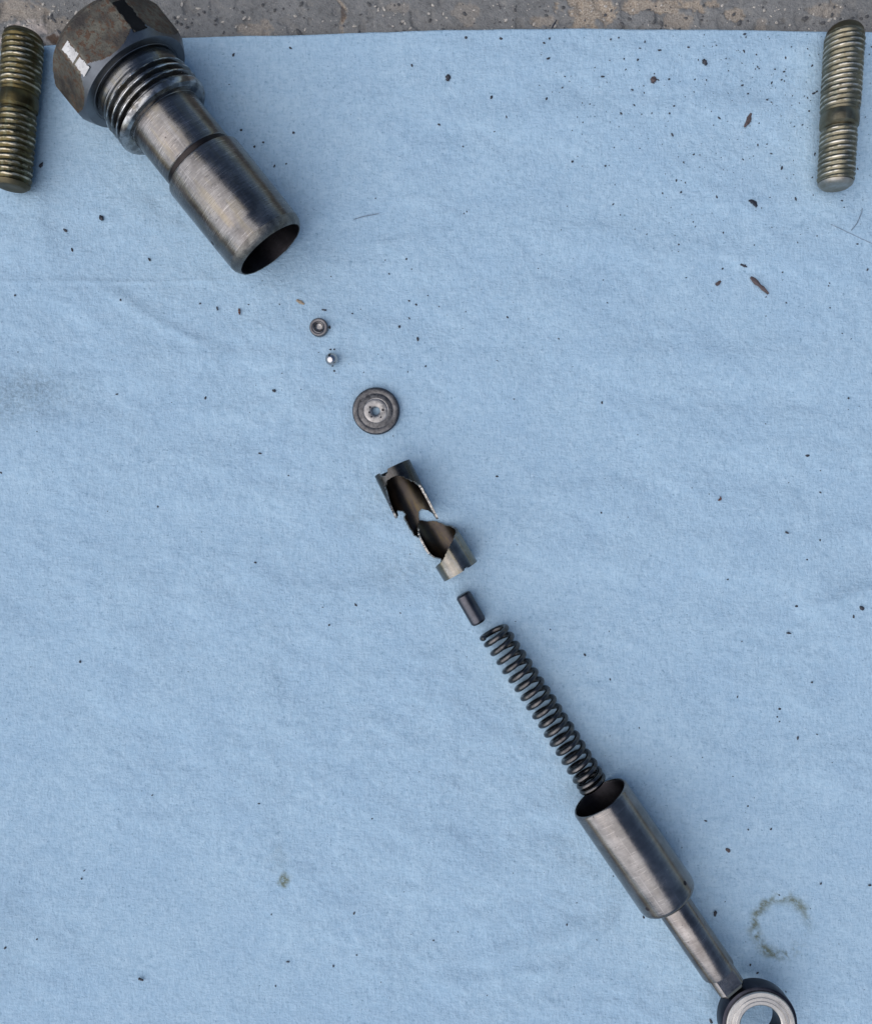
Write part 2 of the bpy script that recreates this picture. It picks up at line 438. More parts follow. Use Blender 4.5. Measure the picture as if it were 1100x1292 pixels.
def towel_z(X, Y):
    z = 10.0 * (fbm(X * 0.0045 + 3, Y * 0.009, 3) - 0.5) + 6.5 * (fbm(X * 0.013 + 9, Y * 0.024, 3) - 0.5) + 2.0 * (fbm(X * 0.06, Y * 0.075, 4, 0.6) - 0.5)
    for r in RIDGES: z = z + 1.5 * ridge(X, Y, *r)
    z = -2.0 + z
    z = np.where(z > 0, z * 0.6, np.where(z < -2.5, -2.5 - 2.0 * np.tanh((-2.5 - z) / 4.0), z))
    z = z * (1 - 0.75 * under(X, Y)) - 0.4 * under(X, Y)
    return z
def smudge_shade_attr(X, Y):  # dirt smudges, plus shade painted in at creases and beside parts
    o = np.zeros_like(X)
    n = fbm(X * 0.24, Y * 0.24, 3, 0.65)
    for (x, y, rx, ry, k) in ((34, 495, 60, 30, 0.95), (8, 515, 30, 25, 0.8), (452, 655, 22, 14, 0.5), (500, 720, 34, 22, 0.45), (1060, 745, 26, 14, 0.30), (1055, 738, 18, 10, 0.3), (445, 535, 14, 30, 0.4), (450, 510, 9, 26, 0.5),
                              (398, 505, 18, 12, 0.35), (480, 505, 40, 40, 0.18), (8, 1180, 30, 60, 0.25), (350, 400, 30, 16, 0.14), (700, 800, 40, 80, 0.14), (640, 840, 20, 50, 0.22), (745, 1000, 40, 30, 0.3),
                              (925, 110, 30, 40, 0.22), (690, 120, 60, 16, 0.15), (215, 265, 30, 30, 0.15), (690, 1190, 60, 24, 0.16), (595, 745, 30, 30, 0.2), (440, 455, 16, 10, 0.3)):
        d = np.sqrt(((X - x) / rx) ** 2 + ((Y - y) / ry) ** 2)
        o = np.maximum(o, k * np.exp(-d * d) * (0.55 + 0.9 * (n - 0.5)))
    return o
def oil_attr(X, Y):
    n = fbm(X * 0.085 + 31, Y * 0.085, 4, 0.65)
    r = np.hypot((X - 986) / 1.0, (Y - 1170) / 1.06); ang = np.arctan2(Y - 1170, X - 986)
    ring = np.exp(-((r - 33 - 8 * (n - 0.5)) / 6.5) ** 2) * smooth(0.36, 0.58, n)
    gap = 1 - np.exp(-((ang - 0.25) / 0.75) ** 2) * 0.85
    o = 1.0 * ring * gap
    d = blob(X, Y, 359, 1111, 9, 8, 0.4, 0.12); o = np.maximum(o, 1.0 * smooth(1.35, 0.4, d))
    d = blob(X, Y, 350, 1085, 12, 18, 0.4, 0.12); o = np.maximum(o, 0.15 * smooth(1.4, 0.3, d))
    return o
NTX, NTY = 590, 620
u = np.linspace(-110, 1215, NTX); vv = np.linspace(0, 1, NTY)
def build_towel():
    X = np.tile(u, (NTY, 1))
    top = edge_y(u)
    Y = top[None, :] + vv[:, None] * (1405 - top)[None, :]
    Z = towel_z(X, Y)
    e = np.minimum(Y - top[None, :], np.minimum(X + 110, np.minimum(1215 - X, 1405 - Y)))
    Z = Z * smooth(0, 26, e) + (1 - smooth(0, 26, e)) * (-1.2 + 1.3 * (fbm(X * 0.035, Y * 0.01, 3) - 0.4))
    # a little bead at the torn edge, then a skirt down to the concrete all round
    ring = list(range(NTX)) + [(j + 1) * NTX - 1 for j in range(1, NTY)] + [(NTY - 1) * NTX + i for i in range(NTX - 2, -1, -1)] + [j * NTX for j in range(NTY - 2, 0, -1)]
    P = np.stack([X, Y, Z], -1).reshape(-1, 3)
    SK = P[ring].copy(); SK[:, 2] -= 3.6
    P2 = np.concatenate([P, SK])
    co = np.stack([(P2[:, 0] - CX) * S, (CY - P2[:, 1]) * S, P2[:, 2] * S], 1)
    idx = np.arange(NTX * NTY).reshape(NTY, NTX)
    q = np.stack([idx[:-1, :-1], idx[1:, :-1], idx[1:, 1:], idx[:-1, 1:]], -1).reshape(-1, 4)
    n0 = NTX * NTY; m = len(ring); rr = np.array(ring)
    k = np.arange(m)
    sk = np.stack([rr, np.roll(rr, -1), n0 + np.roll(k, -1), n0 + k], 1)
    q = np.concatenate([q, sk])
    me = bpy.data.meshes.new('shop_towel')
    me.vertices.add(len(co)); me.vertices.foreach_set('co', co.ravel())
    me.loops.add(q.size); me.loops.foreach_set('vertex_index', q.ravel().astype(np.int32))
    me.polygons.add(len(q)); me.polygons.foreach_set('loop_start', np.arange(0, q.size, 4, dtype=np.int32))
    me.polygons.foreach_set('use_smooth', np.ones(len(q), dtype=bool))
    me.update(calc_edges=True); me.validate()
    for n, fn in (('smudge_shade', smudge_shade_attr), ('oil', oil_attr)):
        a = me.attributes.new(n, 'FLOAT', 'POINT')
        a.data.foreach_set('value', fn(P2[:, 0], P2[:, 1]).astype(np.float32))
    me.materials.append(M_towel)
    return link(bpy.data.objects.new('shop_towel', me))
tag(build_towel(), 'pale blue paper shop towel spread on the concrete under all the metal parts', 'towel')

def tz(x, y):
    a = np.array([[float(x)]]); b = np.array([[float(y)]])
    return float(towel_z(a, b)[0, 0])

# ------------------------------------------------------------------ hex fitting
AP = 70.0
TR = 75.6
HX = 11.0                                  # across-flats / 2
TILT = math.atan2(51 - AP, 256 + 20)
fit = empty('hex_fitting', axis_frame(191.0, 132.6, AP - 1.5, 0.629, 0.777, TILT), 'large hex-headed threaded fitting with a smooth hollow steel barrel', 'fitting')
def hex_r(th, trunc=TR):
    a = (th + math.pi / 6) % (math.pi / 3) - math.pi / 6
    r = AP / np.cos(a)
    c = (th) % (math.pi / 3) - math.pi / 6
    return np.minimum(r, trunc / np.cos(c))
angs = np.sort(np.unique(np.round(np.concatenate([np.linspace(0, 2 * math.pi, 216, endpoint=False), *[np.array([k * math.pi / 3 + math.pi / 6 + s for s in (-0.082, -0.041, 0.041, 0.082)]) for k in range(6)]]), 5)))
hts = [-64, -62, -60, -58, -56, -54, -52, -50, -44, -30, -16] + [-14 + 0.7 * k for k in range(21)]
hts[-1] = 0.0
def cone_r(t): return 68.8 - t * 0.62
def hr(i, th):
    t = hts[i]
    return np.minimum(np.minimum(hex_r(th), cone_r(t)), 62.0 + (t + 64) * 1.1)
V, F = revolve(hts, hr, 0, True, False, angles=angs)
V = [(x + 0.25 * (fbm(np.array(y * 0.1), np.array(z * 0.1 + x * 0.13), 3) - 0.5), y, z) for x, y, z in V]
na = len(angs)
HF = [f for f in F if len(f) > 4 or np.mean([V[i][0] for i in f]) < -14 or min(math.hypot(V[i][1], V[i][2]) - cone_r(V[i][0]) for i in f) < -0.25]
CF = [f for f in F if f not in set(HF)]
V = [(x + HX, y, z) for x, y, z in V]
mesh_obj('hex_head', V, HF, M_hex, fit, smooth=False)
# machined chamfer and flat front face
n = na
def ringv(t, r): return [(t + HX, math.sin(a) * r, math.cos(a) * r) for a in angs]
mesh_obj('chamfer', V, CF, M_hexface, fit, angle=30)
FV = ringv(0.0, 68.9) + ringv(0.3, 68.2) + ringv(0.3, 59.0) + ringv(-0.2, 58.6) + ringv(-0.2, 58.0) + ringv(0.3, 57.6) + ringv(0.3, 56.6) + ringv(-2.0, 56.0) + ringv(-2.0, 48)
mesh_obj('washer_face', FV, grid_faces(9, n), M_hexface, fit, angle=25)
# worn corner flats: sky glint painted on one side, dark reflection on the other
def corner_flat(theta, t0, t1, w, mat, name, label=None):
    r = TR + 0.35
    t0 += HX; t1 += HX
    c = Vector((0, math.sin(theta), math.cos(theta))); s = Vector((0, math.cos(theta), -math.sin(theta)))
    V, F = [], []
    nt_ = 14
    for i in range(nt_ + 1):
        t = t0 + (t1 - t0) * i / nt_
        for sgn in (-1, 1):
            ww = w * (1 + 0.34 * (rng.random() - 0.5)) * sgn
            p = c * r + s * ww
            V.append((t + (rng.random() - 0.5) * 1.2, p.y, p.z))
        for sgn in (1, -1):
            p = c * (r - 1.2) + s * w * sgn
            V.append((t, p.y, p.z))
    F = []
    for i in range(nt_):
        for k in range(4):
            F.append((i * 4 + k, i * 4 + (k + 1) % 4, i * 4 + 4 + (k + 1) % 4, i * 4 + 4 + k))
    F += [(3, 2, 1, 0), tuple(nt_ * 4 + k for k in range(4))]
    o = mesh_obj(name, V, F, mat, fit, angle=30)
    if label: o['label'] = label
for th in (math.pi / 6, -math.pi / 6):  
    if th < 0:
        corner_flat(th, -43.5, -25.5, 6.0, M_corner_glint, 'worn_corner', 'worn corner of the hex head with the sky glint painted in')
        corner_flat(th, -22.5, -6.5, 6.0, M_corner_glint, 'worn_corner', 'worn corner of the hex head with the sky glint painted in')
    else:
        corner_flat(th, -44, -6, 8.0, M_corner_dark_refl, 'worn_corner', 'worn corner of the hex head with a dark reflection painted in')
# threaded collar, helical
pitch = 8.7
ts = np.concatenate([[HX - 2, HX - 0.5, HX, HX + 1.6, HX + 2.2, HX + 5, HX + 9], np.arange(22, 56, 0.36), [56.5, 57.5, 60.5, 63, 64.5]])
crest_a = []
def collar_r(i, th):
    t = ts[i]
    if t < 22:
        crest_a.append(np.zeros(len(th)))
        return np.full(len(th), np.interp(t - HX, [-2, -0.5, 0, 1.6, 2.2, 5, 9], [51.5, 51.5, 52.5, 53.0, 55.6, 56.4, 56.0]))
    if t >= 56.2:
        crest_a.append(np.full(len(th), 0.5))
        return np.full(len(th), np.interp(t, [56.5, 57.5, 60.5, 63, 64.5], [58.9, 59.8, 59.2, 57.3, 52.5]))
    ph = ((t - 14) / pitch + th / (2 * math.pi)) % 1.0
    d = np.abs(ph - 0.5) * 2                                     # 0 mid-groove .. 1 crest
    k = float(smooth(22, 29, t) * smooth(56.5, 55, t)); k2 = float(smooth(22, 34, t))
    h = np.clip((d - 0.30) / 0.58, 0, 1)
    top = 56.0 + 3.4 * k2
    crest_a.append(smooth(0.82, 1.0, h) * k)
    return top - 5.8 * (1 - h) * k * (0.55 + 0.45 * k2) + 0.3 * (vnoise(th * 9, th * 0 + t * 0.4) - 0.5)
V, F = revolve(ts.tolist(), collar_r, 96, True, True)
co_ = mesh_obj('threaded_collar', V, F, M_collar, fit, angle=32)
ca = co_.data.attributes.new('crest', 'FLOAT', 'POINT')
ca.data.foreach_set('value', np.concatenate(crest_a).astype(np.float32))
prof = [(63, 47.5), (65, 45.8), (78, 45.2), (122, 45.2), (124, 43.8)]
V, F = lathe(prof, 96, False, False); mesh_obj('barrel_neck', V, F, M_barrel, fit)
prof = [(124, 43.8), (125, 43.2), (130.5, 43.4), (131.5, 47), (133.5, 50.2)]
V, F = lathe(prof, 96, False, False); mesh_obj('groove', V, F, M_band, fit, angle=60)
prof = [(133.5, 50.2), (136, 50.8), (180, 50.9), (222, 50.9), (224, 50.4), (226, 50.9), (245, 50.6)]
V, F = lathe(prof, 96, False, False); mesh_obj('barrel', V, F, M_barrel, fit, angle=60)
prof = [(245, 50.6), (249, 49.8), (253, 47.6), (256, 45.2), (256.6, 44.4), (256, 43.6)]
V, F = lathe(prof, 96, False, False)
V = [(v[0] + 0.8 * (fbm(np.array(v[1] * 0.12), np.array(v[2] * 0.12), 3) - 0.5), v[1], v[2]) for v in V]
mesh_obj('rim', V, F, M_rim, fit, angle=60)
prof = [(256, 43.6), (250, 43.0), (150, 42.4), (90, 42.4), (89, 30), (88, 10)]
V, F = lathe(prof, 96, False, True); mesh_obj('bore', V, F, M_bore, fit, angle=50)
def dimple(t, th, r0, rr, name, parent, mat, n=14):
    c = Vector((0, math.sin(th), math.cos(th))); s = Vector((0, math.cos(th), -math.sin(th))); x = Vector((1, 0, 0))
    V = []
    for k, (q, h) in enumerate(((1.0, 0.15), (0.9, 0.3), (0.7, 0.25), (0.0, 0.12))):
        for j in range(n):
            a = 2 * math.pi * j / n
            off = x * math.cos(a) * rr * q + s * math.sin(a) * rr * q
            base = math.sqrt(max(r0 * r0 - (math.sin(a) * rr * q) ** 2, 0)) + h
            V.append(tuple(x * t + c * base + off))
    F = grid_faces(4, n)
    return mesh_obj(name, V, F, mat, parent, angle=60)
dimple(212, math.radians(-76), 50.9, 2.6, 'drilled_hole', fit, M_bore)

# ------------------------------------------------------------------ studs
def stud(px, py, ix, iy, L, R, mat, endmat0, endmat1, label, mid, p1, p2, R2, dome):
    root = empty('threaded_stud', axis_frame(px, py, R - 0.5, ix, iy, 0.0), label, 'stud', 'threaded studs at the top corners of the towel')
    def threads(t0, t1, rr, pit, name):
        tt = np.arange(t0, t1 + 0.01, pit / 7)
        th0 = np.linspace(0, 2 * math.pi, 56, endpoint=False)
        V, C = [], []
        for t in tt:
            ph = ((t - t0) / pit + th0 / (2 * math.pi)) % 1.0
            tri = np.abs(ph - 0.5) * 2
            tri = smooth(0.12, 0.95, tri)
            k = float(smooth(t0 - 0.1, t0 + pit * 0.8, t) * smooth(t1 + 0.1, t1 - pit * 0.8, t))
            wob = 1.1 * (fbm(np.cos(th0) * 4 + t * 0.23, np.sin(th0) * 4 + t * 0.11, 4, 0.6) - 0.5)
            depth = 0.10 * pit + 1.1
            r = rr - depth * tri * k - (1 - k) * 1.4 + wob
            V.append(np.stack([np.full(len(th0), t), np.sin(th0) * r, np.cos(th0) * r], 1))
            C.append(smooth(0.22, 0.02, tri) * k)
        F = grid_faces(len(tt), len(th0))
        o = mesh_obj(name, np.concatenate(V).tolist(), F, mat, root, angle=80)
        a = o.data.attributes.new('crest', 'FLOAT', 'POINT')
        a.data.foreach_set('value', np.concatenate(C).astype(np.float32))
        return o
    a0 = dome; m0, m1 = mid
    threads(a0, m0, R, p1, 'thread')
    V, F = lathe([(m0, R - 1.4), (m0 + 2, R - 3.0), (m0 + 4, R - 1.2), ((m0 + m1) / 2, R - 0.6), (m1 - 5, R - 1.0), (m1 - 2, R2 - 3.0), (m1, R2 - 1.4)], 56, False, False)
    mesh_obj('shank', V, F, mat, root, angle=40)
    threads(m1, L - 5, R2, p2, 'thread')
    if dome > 8: pr = [(0, 0.5), (0.4, R * 0.35), (1.5, R * 0.58), (dome * 0.35, R * 0.76), (dome * 0.7, R * 0.9), (dome, R - 1.4)]
    else: pr = [(0, R * 0.80), (dome * 0.5, R * 0.9), (dome, R - 1.4)]
    V, F = lathe(pr, 56, True, False); mesh_obj('chamfered_end', V, F, endmat0, root, angle=30)
    V, F = lathe([(L - 5, R2 - 1.4), (L - 3, R2 - 2.4), (L, R2 - 6.0), (L + 0.5, R2 * 0.6), (L - 0.3, R2 * 0.2)], 56, False, True)
    mesh_obj('chamfered_end', V, F, endmat1, root, angle=30)
    return root
stud(42.5, 57, -0.083, 1, 190, 23.8, M_zinc, M_stud_end_dark, M_stud_end_dark, 'olive-gold zinc-plated stud lying beside the hex head of the fitting, grimy threads', (73, 97), 6.6, 7.2, 22.6, 5)
stud(1054.5, 45.0, -0.062, 1, 201, 23.4, M_zinc2, M_stud_end_dark, M_stud_end, 'paler worn steel stud with a domed end, lying near the grit at the towel corner', (108, 131), 6.2, 6.0, 21.6, 13)

# ------------------------------------------------------------------ small parts: cup, ball, disc
M = flat_frame(403, 414.0, -0.6)
cup = empty('ball_seat', M, 'small dark steel seat ring with a recessed centre, next to the tiny ball', 'seat ring')
V, F = lathe_z([(0, 10.6), (1.2, 11.6), (6.0, 11.6), (7.4, 10.8), (7.8, 9.4), (7.2, 7.6), (7.9, 6.6), (7.4, 5.8)], 48, True, False)
mesh_obj('seat_body', V, F, M_cup, cup, angle=40)
V, F = lathe_z([(7.4, 5.8), (6.0, 5.0), (4.6, 4.8), (3.6, 3.6), (3.4, 2.0), (3.5, 0.4)], 40, False, True)
mesh_obj('recess', V, F, M_disc_in, cup, angle=40)
bm = bmesh.new(); bmesh.ops.create_uvsphere(bm, u_segments=40, v_segments=24, radius=8.1)
V = [(v.co.x, v.co.y, v.co.z + 8.1) for v in bm.verts]; F = [tuple(v.index for v in f.verts) for f in bm.faces]; bm.free()
b_ = mesh_obj('steel_ball', V, F, M_ball, None, angle=180); b_.matrix_world = flat_frame(419.6, 454.5, -0.7)
tag(b_, 'tiny polished steel ball lying alone between the seat ring and the disc', 'ball')
disc = empty('valve_disc', flat_frame(474.8, 519.0, -0.8), 'round pitted dark steel disc with a small hole through its bright hub', 'disc')
V, F = lathe_z([(0, 5.6), (0, 28.6), (1.2, 29.6), (6.0, 29.6), (7.6, 28.6)], 72, False, False)
mesh_obj('disc_edge', V, F, M_disc_edge, disc, angle=40)
V, F = lathe_z([(7.6, 28.6), (8.2, 27.4), (8.3, 22.6), (8.05, 22.2), (8.05, 21.4), (8.3, 21.0), (8.35, 15.6)], 72, False, False)
mesh_obj('disc_face', V, F, M_disc, disc, angle=35)
V, F = lathe_z([(8.35, 15.6), (8.1, 15.0), (8.45, 14.2), (8.3, 9.0), (8.0, 6.0), (7.2, 5.0), (0, 4.8)], 60, False, False)
mesh_obj('hub', V, F, M_disc_in, disc, angle=35)
for (a, q) in ((0.1, 8.9), (2.6, 8.6), (4.1, 9.5), (5.35, 10.4), (3.4, 8.4)):
    rr = 1.5 if a < 1 else 1.1
    V, F = lathe_z([(8.2, rr + 0.3), (8.6, rr * 0.8), (8.45, 0.1)], 10, False, True)
    p = mesh_obj('pit', [(x + q * math.cos(a), y + q * math.sin(a), z) for x, y, z in V], F, M_bore, disc)

# ------------------------------------------------------------------ broken sleeve
SR = 24.0
def shell(poly, name, parent, M, mats, thick=2.6, jitter=0.75, rfac=lambda ph, t: 1.0):
    """poly of (phi in degrees, 0 = underside, t); cut out of a rolled tube wall"""
    k = math.radians(1) * SR
    P = [(p * k, t) for p, t in poly]
    B = []
    for i in range(len(P)):
        a, b = P[i], P[(i + 1) % len(P)]
        L = math.hypot(b[0] - a[0], b[1] - a[1]); m = max(1, int(L / 1.3))
        straight = (abs(a[1]) < 0.01 and abs(b[1]) < 0.01) or (abs(abs(a[0]) - 180 * k) < 0.01 and abs(a[0] - b[0]) < 0.01)
        for j in range(m):
            q = j / m
            x = a[0] + (b[0] - a[0]) * q; y = a[1] + (b[1] - a[1]) * q
            if not straight and 0 < j:
                wv = float(fbm(np.array(x * 0.22 + 5), np.array(y * 0.22), 3, 0.6)) - 0.5
                wu = float(fbm(np.array(x * 0.22 + 55), np.array(y * 0.22 + 9), 3, 0.6)) - 0.5
                x += 4.5 * jitter * wu + rng.uniform(-0.3, 0.3) * jitter; y += 4.5 * jitter * wv + rng.uniform(-0.3, 0.3) * jitter
            B.append((x, y))
    nb = len(B)
    xs = [p[0] for p in B]; ys = [p[1] for p in B]
    pts = list(B)
    yy = min(ys) + 1.5
    while yy < max(ys):
        xx = min(xs) + 1.0
        while xx < max(xs):
            if min((xx - bx) ** 2 + (yy - by) ** 2 for bx, by in B) > 0.9: pts.append((xx, yy))
            xx += 2.0
        yy += 2.0
    vo, eo, fo, ov, oe, of = delaunay_2d_cdt([Vector(p) for p in pts], [(i, (i + 1) % nb) for i in range(nb)], [], 1, 1e-5)
    n = len(vo)
    def at(p, r):
        ph = p[0] / k; a = math.radians(ph); r = r * rfac(ph, p[1])
        return (p[1], math.sin(a) * r, -math.cos(a) * r)
    V = [at(p, SR) for p in vo] + [at(p, SR - thick) for p in vo]
    F, MI = [], []
    cnt = {}
    for f in fo:
        F.append(tuple(f)); MI.append(0)
        F.append(tuple(i + n for i in reversed(f))); MI.append(1)
        for i in range(3):
            e = (f[i], f[(i + 1) % 3]); cnt[tuple(sorted(e))] = cnt.get(tuple(sorted(e)), []) + [e]
    for kk, es in cnt.items():
        if len(es) == 1:
            a, b = es[0]
            if abs(abs(vo[a][0]) - 180 * k) < 0.02 and abs(abs(vo[b][0]) - 180 * k) < 0.02: continue
            F.append((b, a, a + n, b + n)); MI.append(2)
    # orient outward
    o = mesh_obj(name, V, F, mats, parent, angle=40, midx=MI)
    bm = bmesh.new(); bm.from_mesh(o.data)
    bmesh.ops.remove_doubles(bm, verts=bm.verts, dist=0.0005 * S)
    bmesh.ops.recalc_face_normals(bm, faces=bm.faces)
    bm.to_mesh(o.data); bm.free()
    o.data.set_sharp_from_angle(angle=math.radians(40))
    return o
slv = empty('broken_sleeve', flat_frame(536, 655, 0), 'thin dark steel sleeve snapped into jagged twisted halves, insides showing', 'sleeve')
def sub_frame(px, py, ix, iy):
    M = axis_frame(px, py, SR - 0.6, ix, iy)
    return slv.matrix_world.inverted() @ M
upper_poly = [(-180, 0), (-168, 0), (-163, 5.5), (-150, 6.5), (-138, 5.0), (-132, 0), (-60, 0), (0, 0), (60, 0), (120, 0), (180, 0), (180, 12), (168, 14), (155, 20), (135, 27), (114, 34), (106, 46), (102, 58), (98, 72), (90, 81), (76, 80), (66, 72), (50, 66), (30, 61), (16, 62), (6, 68), (0, 82),
              (-4, 90), (-24, 92), (-36, 86), (-40, 70), (-38, 60), (-30, 57), (-36, 52), (-58, 50), (-68, 56), (-84, 58), (-97, 46), (-108, 38), (-115, 32), (-124, 25), (-130, 18), (-147, 13), (-165, 11.5), (-180, 12)]
lower_poly = [(-180, 0), (-120, 0), (-60, 0), (0, 0), (60, 0), (120, 0), (150, 0), (157, 2.5), (165, 2), (170, 0), (180, 0), (180, 31), (165, 34.6), (140, 40), (110, 44), (90, 47), (70, 50.5), (45, 56), (15, 68), (-15, 76), (-31, 80), (-50, 72), (-68, 62), (-78, 50), (-76, 40), (-55, 30), (-32, 25), (-45, 21),
              (-70, 16), (-85, 15), (-95, 20), (-120, 21.5), (-145, 22.8), (-165, 27), (-180, 31)]
def gp(x, y, z):   # apparent position at height z to its ground-plane position
    return CX + (x - CX) * (H - z) / H, CY + (y - CY) * (H - z) / H
gx0, gy0 = gp(494.8, 590.5, SR)
up = shell(upper_poly, 'upper_shell', slv, None, [M_sleeve, M_sleeve_in, M_torn])
up.matrix_local = sub_frame(gx0, gy0, 0.44, 0.898)
gx0, gy0 = gp(581, 720.6, SR)
lo = shell([(-p, t) for p, t in lower_poly], 'lower_shell', slv, None, [M_sleeve2, M_sleeve_in, M_torn])
# t runs up the picture here, so the left side of the picture is +y: mirror phi by using the reversed axis
lo.matrix_local = sub_frame(gx0, gy0, -0.525, -0.851)

# ------------------------------------------------------------------ pin and spring
gx0, gy0 = gp(583.5, 749.5, 10)
pin = empty('dowel_pin', axis_frame(gx0, gy0, 9.4, 0.5, 0.866), 'short black cylindrical pin between the broken sleeve and the coil spring', 'pin')
V, F = lathe([(0, 7.6), (1.5, 9.4), (2.2, 9.9), (38.5, 9.9), (40.5, 9.2), (42, 7.6)], 40, True, True)
mesh_obj('pin_body', V, F, M_pin, pin, angle=30)
def spring():
    wr, R = 3.55, 16.0
    L = 229.0; turns = 18.3
    gx0, gy0 = gp(621.5, 796, R + wr)
    root = axis_frame(gx0, gy0, R + wr - 1.2, 0.545, 0.838)
    nT = int(turns * 40)
    pts = []
    for i in range(nT + 1):
        q = i / nT * turns
        # closed end coils
        f = q / turns
        pit = lambda q: 6.4 * 0.0
        t = np.interp(q, [0, 1.0, turns - 2.0, turns - 1.0, turns], [0, 9.0, L - 15, L - 7.0, L])
        a = 2 * math.pi * q + 0.9
        rr = R + 0.25 * math.sin(q * 1.7)
        # y sideways, z up ; gentle bow of the whole spring
        bow = 1.6 * math.sin(math.pi * f) 
        pts.append(Vector((t, math.sin(a) * rr * -1 + bow, math.cos(a) * rr)))
    V, F = [], []
    m = 10
    for i, p in enumerate(pts):
        tg = (pts[min(i + 1, nT)] - pts[max(i - 1, 0)]).normalized()
        c = Vector((p.x, 0, 0)); nrm = (p - c); nrm = (nrm - tg * nrm.dot(tg)).normalized(); bi = tg.cross(nrm)
        w = wr * (0.72 if i in (0, nT) else 1)
        for j in range(m):
            a = 2 * math.pi * j / m
            V.append(tuple(p + nrm * math.cos(a) * w + bi * math.sin(a) * w))
    F = grid_faces(len(pts), m); F.append(tuple(reversed(range(m)))); F.append(tuple(range(nT * m, nT * m + m)))
    o = mesh_obj('coil_spring', V, F, M_spring, None, angle=60)
    o.matrix_world = root
    tag(o, 'black oily coil spring lying in line with the mouth of the plunger', 'spring')
spring()

# ------------------------------------------------------------------ plunger with eye
PR = 37.7
gx0, gy0 = gp(756.5, 1006.5, PR)
pl = empty('plunger_rod', axis_frame(gx0, gy0, PR - 1.0, 0.566, 0.825, 0), 'polished steel plunger with open hollow barrel, thin rod and bearing eye', 'plunger')
V, F = lathe([(1.2, PR - 3.4), (0.0, PR - 2.6), (0.3, PR - 1.4), (2.0, PR - 0.2), (4, PR), (142, PR), (145.5, PR - 0.8), (148, PR - 3.2), (149, PR - 6), (149, 20)], 96, False, True)
mesh_obj('plunger_barrel', V, F, M_plunger, pl, angle=35)
V, F = lathe([(1.2, PR - 3.4), (3, PR - 4.2), (90, PR - 4.6), (91, 14), (91.5, 4)], 80, False, True)
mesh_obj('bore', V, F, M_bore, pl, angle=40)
for (t, th) in ((131, math.radians(-47)), (130, math.radians(45))):
    dimple(t, th, PR, 2.6, 'drilled_hole', pl, M_bore)
RR = 21.6
V, F = lathe([(148.5, RR - 0.6), (150.5, RR), (252, RR), (253.5, RR - 0.3)], 64, False, False)
mesh_obj('rod', V, F, M_rod, pl, angle=40)
# squared-off neck with milled flats
fl = []
angs2 = np.linspace(0, 2 * math.pi, 96, endpoint=False)
tsn = [253.5, 254.2, 262, 274, 278]
def neck_r(i, th):
    t = tsn[i]
    a = (th - math.radians(8) + math.pi / 4) % (math.pi / 2) - math.pi / 4
    fr = 17.6 / np.cos(a)
    r = np.minimum(RR - 0.3, fr)
    if i == 0: r = np.full(len(th), RR - 0.3)
    if i == 4: r = r * 0.9
    return r
V, F = revolve(tsn, neck_r, 96, False, True); mesh_obj('milled_neck', V, F, M_rod, pl, angle=20)
# bearing eye: axis vertical
zt = 14.0
ec = 155.6 + 0
M_inv = pl.matrix_world.inverted()
ex, ey = gp(960.2, 1296, PR + zt)
eye = M_inv @ W(ex, ey, PR - 1.0)
eyx, eyy = eye.x / S, eye.y / S
def at_eye(V): return [(x + eyx, y + eyy, z) for x, y, z in V]
V, F = lathe_z([(-9, 38.5), (-10.6, 40), (-11, 43), (-10, 45), (-8, 45.8), (8, 45.8), (10, 45), (11, 43), (10.6, 40), (9, 38.5)], 96, False, False)
mesh_obj('eye_housing', at_eye(V), F, M_housing, pl, angle=35)
V, F = lathe_z([(-zt, 25), (-zt, 39.5), (-zt + 1.5, 41.0), (zt - 1.2, 41.2), (zt, 40.2), (zt, 36.2), (zt - 0.7, 35.6), (zt - 0.7, 34.8), (zt, 34.2), (zt + 0.1, 31.4), (zt - 0.6, 31.0), (zt - 0.6, 30.4), (zt, 29.8), (zt - 0.1, 26.2), (zt - 1.3, 24.8)], 96, False, False)
mesh_obj('bearing_race', at_eye(V), F, M_race, pl, angle=30)
V, F = lathe_z([(zt - 1.3, 24.8), (8, 24.6), (-8, 24.6), (-zt, 25)], 96, False, False)
mesh_obj('eye_bore', at_eye(V), F, M_housing, pl, angle=30)

# ------------------------------------------------------------------ debris on the towel
def chip_mesh(L, Wd, T, seed, bend=0.0, n=6, m=6):
    r = random.Random(seed)
    V = []
    for i in range(n + 1):
        q = i / n; w = (0.25 + 0.75 * math.sin(math.pi * min(max(q, 0.06), 0.94)) ** 0.6) * r.uniform(0.75, 1.2)
        for j in range(m):
            a = 2 * math.pi * j / m
            V.append(((q - 0.5) * L, math.cos(a) * Wd / 2 * w + bend * math.sin(math.pi * q) + r.uniform(-.1, .1) * Wd, math.sin(a) * T / 2 * w + T / 2))
    F = grid_faces(n + 1, m); F.append(tuple(range(m))); F.append(tuple(reversed(range(n * m, n * m + m))))
    return V, F
FL = 'flecks of dirt on the towel'
def chip(name, px, py, L, Wd, T, ang, mat, label, cat='fleck', bend=0.0):
    V, F = chip_mesh(L, Wd, T, int(px * 7 + py), bend)
    o = mesh_obj(name, V, F, mat, None, angle=50)
    o.matrix_world = flat_frame(px, py, max(tz(px, py), -1.5) - 0.3, math.radians(-ang))
    tag(o, label, cat, FL)
chip('wood_splinter', 958, 360, 31, 6, 3, 43, M_bark, 'longest brown splinter on the towel, pointed at both ends, alone below the right-hand stud', 'splinter')
chip('wood_splinter', 943, 151.5, 19, 6, 3, 116, M_bark, 'short mauve-brown splinter near the studs side, standing steeper than the long one', 'splinter', 1.0)
chip('dirt_fleck', 949, 257, 13, 6, 4, 40, M_grit, 'curled black flake with a tail, halfway between the short and the long splinter', bend=2)
